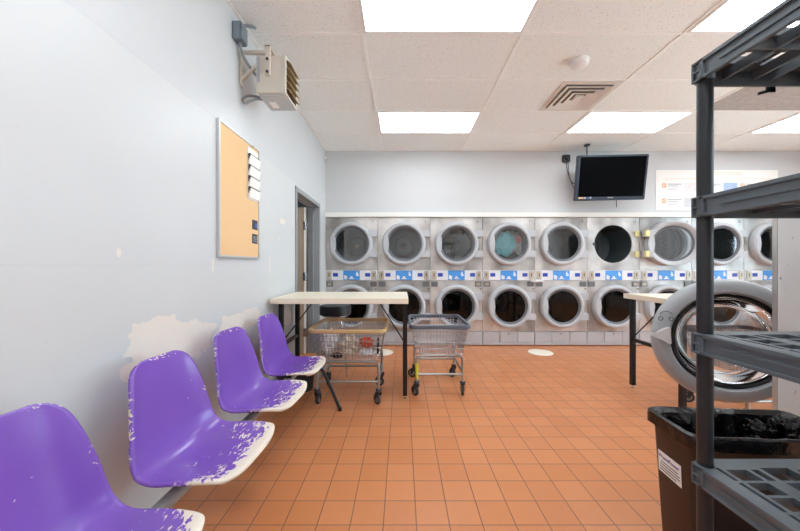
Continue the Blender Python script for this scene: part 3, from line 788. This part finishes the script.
t = thing('junction_box', 'grey electrical junction box with conduits high on the left wall', 'junction box', (XL, 2.27, 2.79))
MB().box(.0005, .06, -.05, .05, 0, .12, .004).build('box', 'junction', t)
MB().box(.0605, .064, -.045, .045, .006, .114, .003).build('cover_plate', 'junction', t)
MB().tube(catmull([(.03, .02, .121), (.035, .04, .15), (.06, .09, .18), (.08, .13, .199)], 5), .011, 10).build('conduit', 'conduit', t)
MB().tube(catmull([(.03, 0, -.001), (.035, .01, -.04), (.05, .04, -.10), (.09, .09, -.16), (.128, .10, -.20)], 5), .010, 10).build('conduit', 'conduit', t)
m = MB(); m.box(-.001, .035, -.025, .025, 0, .085, .01)
t = m.build('motion_sensor', 'white', loc=(XL, 4.83, 2.78)); tag(t, 'small white sensor box near the top of the corner by dryers', 'sensor')
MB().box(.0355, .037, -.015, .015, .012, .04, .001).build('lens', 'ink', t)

# ------------------------------------------------------------------ television and outlet
t = thing('television', 'black flat television tilted down from its wall and ceiling mount', 'television', (2.985, 4.62, 2.48))
tilt = Matrix.Rotation(R(10), 4, 'X') @ Matrix.Rotation(R(-1.2), 4, 'Y')
def tb(name, mat, parent, *a, **k):
    m = MB(); m.box(*a, **k); bmesh.ops.transform(m.bm, matrix=tilt, verts=m.bm.verts); return m.build(name, mat, parent)
body = tb('body', 'tv_body', t, -.50, .50, -.03, .035, -.315, .315, bev=.01)
tb('screen', 'screen', t, -.465, .465, -.0335, -.0305, -.262, .288)
tb('back_cover', 'black', t, -.32, .32, .036, .085, -.22, .22, bev=.02)
for i, (x, mm) in enumerate(((-.455, 'yellow_hinge'), (-.418, 'orange'), (-.38, 'grey_print'), (-.34, 'card_blue'), (-.30, 'grey_print'))):
    tb('label_sticker', mm, body, x, x + .028, -.034, -.031, -.285, -.262)
tb('logo', 'grey_print', body, -.04, .04, -.0335, -.0305, -.281, -.271)
m = MB(); m.tube([(-.30, .07, .20), (-.30, .07, ZC - 2.48 - .004)], .008, 10); m.box(-.33, -.27, .04, .10, ZC - 2.48 - .03, ZC - 2.48 - .007)
m.tube([(-.30, .07, .20), (-.1, .09, .05)], .014, 8)
m.box(-.12, .12, .315, .328, -.15, .15, .003); m.tube([(0, .11, 0), (0, .315, 0)], .02, 10)
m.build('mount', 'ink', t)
MB().tube([(.12, .06, -.28), (.125, .062, -.41)], .005, 8).build('hanging_cable', 'black', t)
t = thing('wall_outlet', 'black wall outlet box with a dangling cord left of the television', 'outlet', (2.505, YB, 2.86))
MB().box(-.055, .055, -.045, -.001, -.055, .055, .008).build('box', 'black', t)
MB().lathe([(0, -.07), (.022, -.07), (.026, -.046)], (0, 0, 0), 'y', 16).build('plug', 'black', t)
MB().tube(catmull([(0, -.06, -.02), (.005, -.07, -.10), (.02, -.08, -.30), (.07, -.10, -.45), (.09, -.14, -.55), (.12, -.2, -.62), (.15, -.25, -.62)], 5), .005, 8).build('cord', 'black', t)
MB().tube(catmull([(-.02, -.055, -.04), (.0, -.06, -.2), (.05, -.07, -.36), (.12, -.10, -.42), (.16, -.2, -.44)], 5), .006, 8).build('cord', 'black', t)

# ------------------------------------------------------------------ instruction poster
t = thing('poster', 'white instruction poster with orange icons on the back wall', 'poster', (4.82, YB, 2.075))
MB().box(-.935, .935, -.006, -.001, 0, .615).build('sheet', 'paper', t)
Y0, Y1 = -.0085, -.0065
text_mesh('title', 'Instructions', .105, 'orange_pale', t, Matrix.Translation((.13, -.0068, .568)) @ FACE)
MB().tube(catmull([(-.82, -.0075, .47), (-.5, -.0075, .485), (-.1, -.0075, .475), (.4, -.0075, .49), (.9, -.0075, .47)], 5), .004, 6).build('underline', 'orange_pale', t)
for col, mats in enumerate((('pink_print', 'cloth_grey'), ('blue_print', 'blue_print'), ('cloth_grey', 'pink_print'))):
    for row in range(2):
        x = -.84 + col * .60; z = .345 - row * .235
        ic = MB().box(x, x + .065, Y0, Y1, z, z + .065, .001).build('step_icon', 'orange', t)
        MB().lathe([(.012, -.0105), (.020, -.0105), (.020, -.009), (.012, -.009)], (x + .0325, 0, z + .0325), 'y', 16, closed=True).build('step_mark', 'paper', ic)
        q = MB(); q.box(x + .09, x + .30, Y0, Y1, z + .045, z + .060); q.box(x + .09, x + .25, Y0, Y1, z + .018, z + .030); q.build('heading_lines', 'grey_print', t)
        q = MB(); q.box(x + .09, x + .24, Y0, Y1, z - .012, z - .006); q.box(x + .09, x + .22, Y0, Y1, z - .030, z - .024); q.build('text_lines', 'grey_print', t)
        MB().box(x + .34, x + .55, Y0, Y1, z - .07, z + .075).build('picture', mats[row], t)

# ------------------------------------------------------------------ shelving unit
PX, PY = .980, 1.045; SW, SD = .46, .91
t = thing('shelving_unit', 'dark grey five-tier plastic shelving unit in the right foreground', 'shelving', (0, 0, 0))
QX, QY = PX + SW - .064, PY - SD + .064
tops = (1.88, 1.443, 1.003, .579, .15)
for z in tops:
    x0, x1, y0, y1 = PX - .031, QX + .031, QY - .031, PY + .031
    h = .065; zb_ = z - h
    # deck with slots and pockets
    xs = [0, .034, .046, .060, .128, .142, .166, .182]; W_ = x1 - x0
    xs = xs + [W_ - v for v in reversed(xs)]
    xs = [x0 + .012 + v * (W_ - .024) / W_ for v in xs]
    ys = [y0 + .012, y0 + .06]; 
    n = 13; st = (y1 - .05 - ys[-1]) / n
    for j in range(n): ys += [ys[-1] + st - .010, ys[-1] + st]
    ys.append(y1 - .012)
    def solid(i, j):
        if j == 0 or j >= len(ys) - 2 : return True
        hole_row = (j % 2 == 1)
        kx = i
        if not hole_row:
            return not (kx in (1, 13) and j % 4 == 2) and not (kx == 7 and j % 4 == 2)
        if kx in (3, 11): return False
        if kx in (1, 13): return False
        if kx in (5, 9): return j % 4 == 3
        if kx == 7: return False
        return True
    dk = MB(); dk.gridplate(xs, ys, solid, z - .022, z)
    deck = dk.build('shelf_deck', 'shelf', t, smooth=False)
    # edge rails, channel section with a raised rib
    def rail(name, a, b_, axis, face, inward):
        m = MB()
        def bx(u0, u1, w0, w1, zz0, zz1, bev=.0015):
            p0, p1 = sorted((face + inward * w0, face + inward * w1))
            if axis == 'y': m.box(p0, p1, u0, u1, zz0, zz1, bev)
            else: m.box(u0, u1, p0, p1, zz0, zz1, bev)
        bx(a, b_, .008, .014, zb_ + .002, z - .004)
        bx(a, b_, 0, .016, z - .012, z - .0005); bx(a, b_, 0, .012, zb_, zb_ + .010)
        L = b_ - a; u = a + .05
        nseg = max(1, int(round(L / .42)))
        for s_ in range(nseg):
            u0 = a + L * s_ / nseg + .06; u1 = a + L * (s_ + 1) / nseg - .06
            bx(u0, u1, .003, .009, zb_ + .027, zb_ + .036)
        for e in (a, b_ - .006): bx(e, e + .006, 0, .012, zb_, z - .001)
        m.build(name, 'shelf', t)
    rail('edge_rail', QY + .012, PY - .012, 'y', x0, 1); rail('edge_rail', QY + .012, PY - .012, 'y', x1, -1)
    rail('edge_rail', PX + .012, QX - .012, 'x', y1, -1); rail('edge_rail', PX + .012, QX - .012, 'x', y0, 1)
    m = MB()
    for xx in (x0 + .10, x0 + .20, x1 - .20, x1 - .10): m.box(xx - .004, xx + .004, y0 + .02, y1 - .02, zb_ + .012, z - .0225)
    for yy in (y1 - .17, y1 - .40, y0 + .2): m.box(x0 + .02, x1 - .02, yy - .004, yy + .004, zb_ + .014, z - .0226)
    m.build('underside_ribs', 'shelf', t, smooth=False)
    # ribbed corner sleeves
    for px in (PX, QX):
        for py in (PY, QY):
            cs = MB().lathe([(.0215, zb_), (.0245, zb_), (.0245, z), (.0215, z)], (px, py, 0), 'z', 28, closed=True).build('corner_sleeve', 'shelf', t)
            sx = -1 if px == PX else 1; sy = 1 if py == PY else -1; m = MB()
            fx = x0 if sx < 0 else x1; ix = px + sx * .012
            a, b2 = sorted((fx, ix)); ya, yb = sorted((py - sy * .022, py + sy * .014))
            for zz0, zz1 in ((zb_, zb_ + .006), (zb_ + .028, zb_ + .034), (z - .007, z - .0004)): m.box(a, b2, ya, yb, zz0, zz1, .001)
            yc, yd = sorted((py + sy * .010, py + sy * .016)); m.box(a, b2, yc, yd, zb_, z - .0004, .001)
            yc, yd = sorted((py - sy * .026, py - sy * .018)); m.box(a, b2, yc, yd, zb_, z - .0004, .001)
            m.build('corner_block', 'shelf', cs)
zz = [0] + sorted(tops)
for px in (PX, QX):
    for py in (PY, QY):
        for k in range(5):
            za = 0 if k == 0 else zz[k]; zb2 = zz[k + 1]
            m = MB(); m.lathe([(0, za + .0005), (.0205, za + .0005), (.0212, za + .006), (.0212, zb2 - .004), (.0, zb2 - .004)], (px, py, 0), 'z', 28); m.build('post', 'post', t)
# the hook hanging on the top shelf's far rail
m = MB(); m.box(1.215, 1.245, PY + .031, PY + .036, 1.80, 1.878, .001); m.prism([(1.19, 1.79), (1.225, 1.80), (1.245, 1.80), (1.245, 1.815), (1.19, 1.80)], PY + .031, PY + .036)
m.build('clip', 'black', t)

# ------------------------------------------------------------------ trash bin with liner
t = thing('trash_bin', 'slim dark brown trash bin with white label behind the shelving', 'trash bin', (1.045, 1.155, 0), R(-4))
L_, Wd, Hh = .56, .255, .605
def loop(x0, x1, y0, y1, r, z, n=5): return [(x, y, z) for x, y in rounded(x0, x1, y0, y1, r, n)]
def skin(mb, loops, close_last=False, close_first=False):
    rs = [[mb.bm.verts.new(p) for p in l] for l in loops]; n = len(rs[0])
    for A, B in zip(rs, rs[1:]):
        for k in range(n): mb.bm.faces.new((A[k], A[(k + 1) % n], B[(k + 1) % n], B[k]))
    if close_first: mb.bm.faces.new(rs[0][::-1])
    if close_last: mb.bm.faces.new(rs[-1])
tp = .035
m = MB(); lo = lambda ins, z, r=.035: loop(ins, L_ - ins, ins, Wd - ins, r, z)
skin(m, [lo(tp + .012, 0), lo(tp, .01), lo(.012, .56), lo(.004, .565), lo(.004, Hh - .006), lo(.012, Hh), lo(.02, Hh - .01), lo(tp + .02, .02), lo(tp + .03, .02)], True, True)
m.build('bin_body', 'bin', t)
sl = math.atan2(tp - .012, .55)
lab = Matrix.Translation((.0185, .095, .40)) @ Matrix.Rotation(-sl, 4, 'Y')
m = MB(); m.box(-.0022, -.0012, -.015, .105, -.03, .055); bmesh.ops.transform(m.bm, matrix=lab, verts=m.bm.verts)
lb = m.build('paper_label', 'paper', t)
TX = lab @ Matrix.Translation((-.0032, .047, .036)) @ Matrix.Rotation(-PI / 2, 4, 'Z') @ FACE
M['label_ink'] = simple('violet_ink', (74, 62, 140), .6)
text_mesh('label_title', 'WastePower', .0205, 'label_ink', lb, TX, .0004)
m = MB()
for i, (a, c_) in enumerate(((-.0, .09), (-.008, .095), (-.008, .097), (.01, .097))):
    m.box(-.0034, -.0024, a, c_, .014 - i * .0115, .017 - i * .0115)
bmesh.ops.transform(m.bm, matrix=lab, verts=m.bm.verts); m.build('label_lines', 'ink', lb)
# liner
def wig(l, amp, f, seed, zamp=0.0):
    out = []
    for x, y, z in l:
        p = Vector((x * f, y * f, z * f * .6 + seed))
        cx_, cy_ = L_ / 2, Wd / 2
        dx, dy = x - cx_, y - cy_; dd = math.hypot(dx, dy)
        k = noise.noise(p) * amp + .5 * noise.noise(p * 2.3) * amp
        out.append((x + dx / dd * k, y + dy / dd * k, z + noise.noise(p + Vector((5, 1, 2))) * zamp))
    return out
def lo2(ins, z, r=.04): return loop(ins, L_ - ins, ins, Wd - ins, r, z, 8)
def fine(l, k=5):
    out = []
    for i in range(len(l)):
        a, b_ = Vector(l[i]), Vector(l[(i + 1) % len(l)]); n = max(1, int((b_ - a).length / .012))
        for q in range(n): out.append(tuple(a.lerp(b_, q / n)))
    return out
base = fine(lo2(0, 0))
def at(ins, z):
    out = []
    for x, y, _ in base:
        fx = (x - L_ / 2) / (L_ / 2); fy = (y - Wd / 2) / (Wd / 2)
        out.append((L_ / 2 + fx * (L_ / 2 - ins), Wd / 2 + fy * (Wd / 2 - ins), z))
    return out
def rid(l, amp, f, seed):
    out = []
    for x, y, z in l:
        dx, dy = x - L_ / 2, y - Wd / 2; dd = math.hypot(dx, dy)
        q = Vector((x * f, y * f, z * f * .55 + seed))
        k = (1 - 2 * abs(noise.noise(q))) * amp + (1 - 2 * abs(noise.noise(q * 2.2 + Vector((3, 1, 0))))) * amp * .5
        out.append((x - dx / dd * k, y - dy / dd * k, z + (abs(noise.noise(q * .8 + Vector((7, 0, 0)))) - .3) * amp))
    return out
LP = [rid(at(-.010, Hh - .045), .004, 14, 1), rid(at(-.009, Hh - .022), .003, 14, 1), wig(at(-.006, Hh - .001), .001, 22, 2, .002), wig(at(.001, Hh + .004), .001, 20, 3, .003), wig(at(.008, Hh + .003), .002, 20, 3, .004)]
for i in range(22):
    f = i / 21; LP.append(rid(at(.022 + .05 * f, Hh - .008 - .24 * f), .008 + .03 * f, 9, 3))
m = MB(); skin(m, LP, True)
bag = m.build('bin_liner', 'bag', t, ang=22)
# bunched bag on the right
t2 = MB(); t2.lump((.43, .135, Hh - .10), .10, .075, .10, 12, .55, 2.6, 5); t2.build('liner_bunch', 'bag', t, ang=30)

# ------------------------------------------------------------------ big washer with its door swung open
wx, wy0, wy1, wz = 1.787, .80, 1.56, 1.55
t = thing('front_load_washer', 'large washer with pale chipped side panel and grey porthole door swung open', 'washer', (0, 0, 0))
m = MB(); m.box(wx, wx + .95, wy0, wy1 - .02, 0, wz, .004); m.build('cabinet', 'panel', t)
MB().box(wx - .006, wx - .0005, wy0, wy1 - .055, 0.0, wz + .02, .002).build('side_board', 'panel', t)
MB().holeplate(wx + .002, wx + .948, .05, wz - .01, wx + .53, .82, .27, wy1 - .019, .02).build('front_panel', 'steel', t)
MB().lathe([(.27, .001), (.255, .03), (.235, .03), (.235, .004)], (wx + .53, wy1, .82), 'y', 48, closed=True).build('door_seal', 'gasket', t)
th = R(-22); dcx, dcy, dz, rr = 1.735, 1.72, .82, .33
d = MB().lathe([(.250, .03), (.252, -.012), (.262, -.024), (.29, -.026), (.318, -.012), (rr, .012), (rr, .034), (.30, .04)], (0, 0, 0), 'y', 72, closed=True).build('door', 'washer_ring', t, loc=(dcx, dcy, dz))
d.rotation_euler = (0, 0, th)
MB().lathe([(.2495, .03), (.2495, -.006), (.243, -.012), (.234, -.006), (.230, .03)], (0, 0, 0), 'y', 72, closed=True).build('gasket', 'gasket', d)
MB().lathe([(.2295, .02), (.2295, .004), (.226, .001), (.222, .006), (.221, .02)], (0, 0, 0), 'y', 72, closed=True).build('chrome_ring', 'chrome', d)
MB().lathe([(.221, .012), (.216, .05), (.202, .10), (.172, .135), (.10, .15), (0, .155)], (0, 0, 0), 'y', 64).build('glass_bowl', 'bowl', d)
m = MB()
m.prism([(-.352, .028), (-.318, .030), (-.285, .052), (-.272, .066), (-.262, .062), (-.262, .0), (-.258, -.03), (-.268, -.032), (-.30, -.004), (-.33, .008), (-.352, .010)], -.062, -.03, 'y', .007)
m.box(-.30, -.268, -.032, -.016, .0, .04, .002); m.build('door_handle', 'handle', d)
m = MB(); c0 = Vector((-.275, 0, .112))
for dx in (-.024, .024): m.lathe([(.009, -.0275), (.012, -.0275), (.012, -.0245), (.009, -.0245)], (c0.x + dx, 0, c0.z - .006), 'y', 16, closed=True)
m.tube([(c0.x + .028 * math.cos(a), -.027, c0.z + .016 + .02 * math.sin(a)) for a in [PI * k / 8 for k in range(9)]], .0016, 6)
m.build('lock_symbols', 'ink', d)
m = MB(); m.tube([(.335, .02, -.09), (.335, .02, .09)], .016, 12); m.box(.29, .335, .012, .034, -.07, .07, .003); m.build('hinge', 'zinc', d)

# ------------------------------------------------------------------ world, camera
w = bpy.data.worlds.new('sky'); bpy.context.scene.world = w; w.use_nodes = True
nt = w.node_tree; nt.nodes.clear()
o = nt.nodes.new('ShaderNodeOutputWorld'); bg = nt.nodes.new('ShaderNodeBackground')
tc = nt.nodes.new('ShaderNodeTexCoord'); sx = nt.nodes.new('ShaderNodeSeparateXYZ'); mr = nt.nodes.new('ShaderNodeMapRange'); mx = nt.nodes.new('ShaderNodeMix'); mx.data_type = 'RGBA'
nt.links.new(tc.outputs['Generated'], sx.inputs[0]); nt.links.new(sx.outputs[2], mr.inputs[0]); mr.inputs[1].default_value = -.02; mr.inputs[2].default_value = .02
nt.links.new(mr.outputs[0], mx.inputs[0]); mx.inputs[6].default_value = (.96, 1.0, .98, 1); mx.inputs[7].default_value = (.80, .92, 1.0, 1)
nt.links.new(mx.outputs[2], bg.inputs[0]); bg.inputs[1].default_value = 9.0; nt.links.new(bg.outputs[0], o.inputs[0])

cam = bpy.data.cameras.new('camera'); co = bpy.data.objects.new('camera', cam); C.objects.link(co)
cam.sensor_width = 36; cam.lens = 36 * 323 / 800; cam.shift_x = -2 / 800; cam.shift_y = .5 / 800
co.location = (0, 0, 1.22); co.rotation_euler = (PI / 2, 0, 0); cam.clip_start = .02
sc = bpy.context.scene; sc.camera = co
sc.view_settings.view_transform = 'Standard'; sc.view_settings.look = 'None'; sc.view_settings.exposure = 0.37; sc.view_settings.gamma = 1; sc.view_settings.use_curve_mapping = False
sc.cycles.use_denoising = True; sc.cycles.denoising_input_passes = 'RGB_ALBEDO_NORMAL'; sc.cycles.denoising_prefilter = 'NONE'
sc.cycles.max_bounces = 10; sc.cycles.diffuse_bounces = 5; sc.cycles.transparent_max_bounces = 16
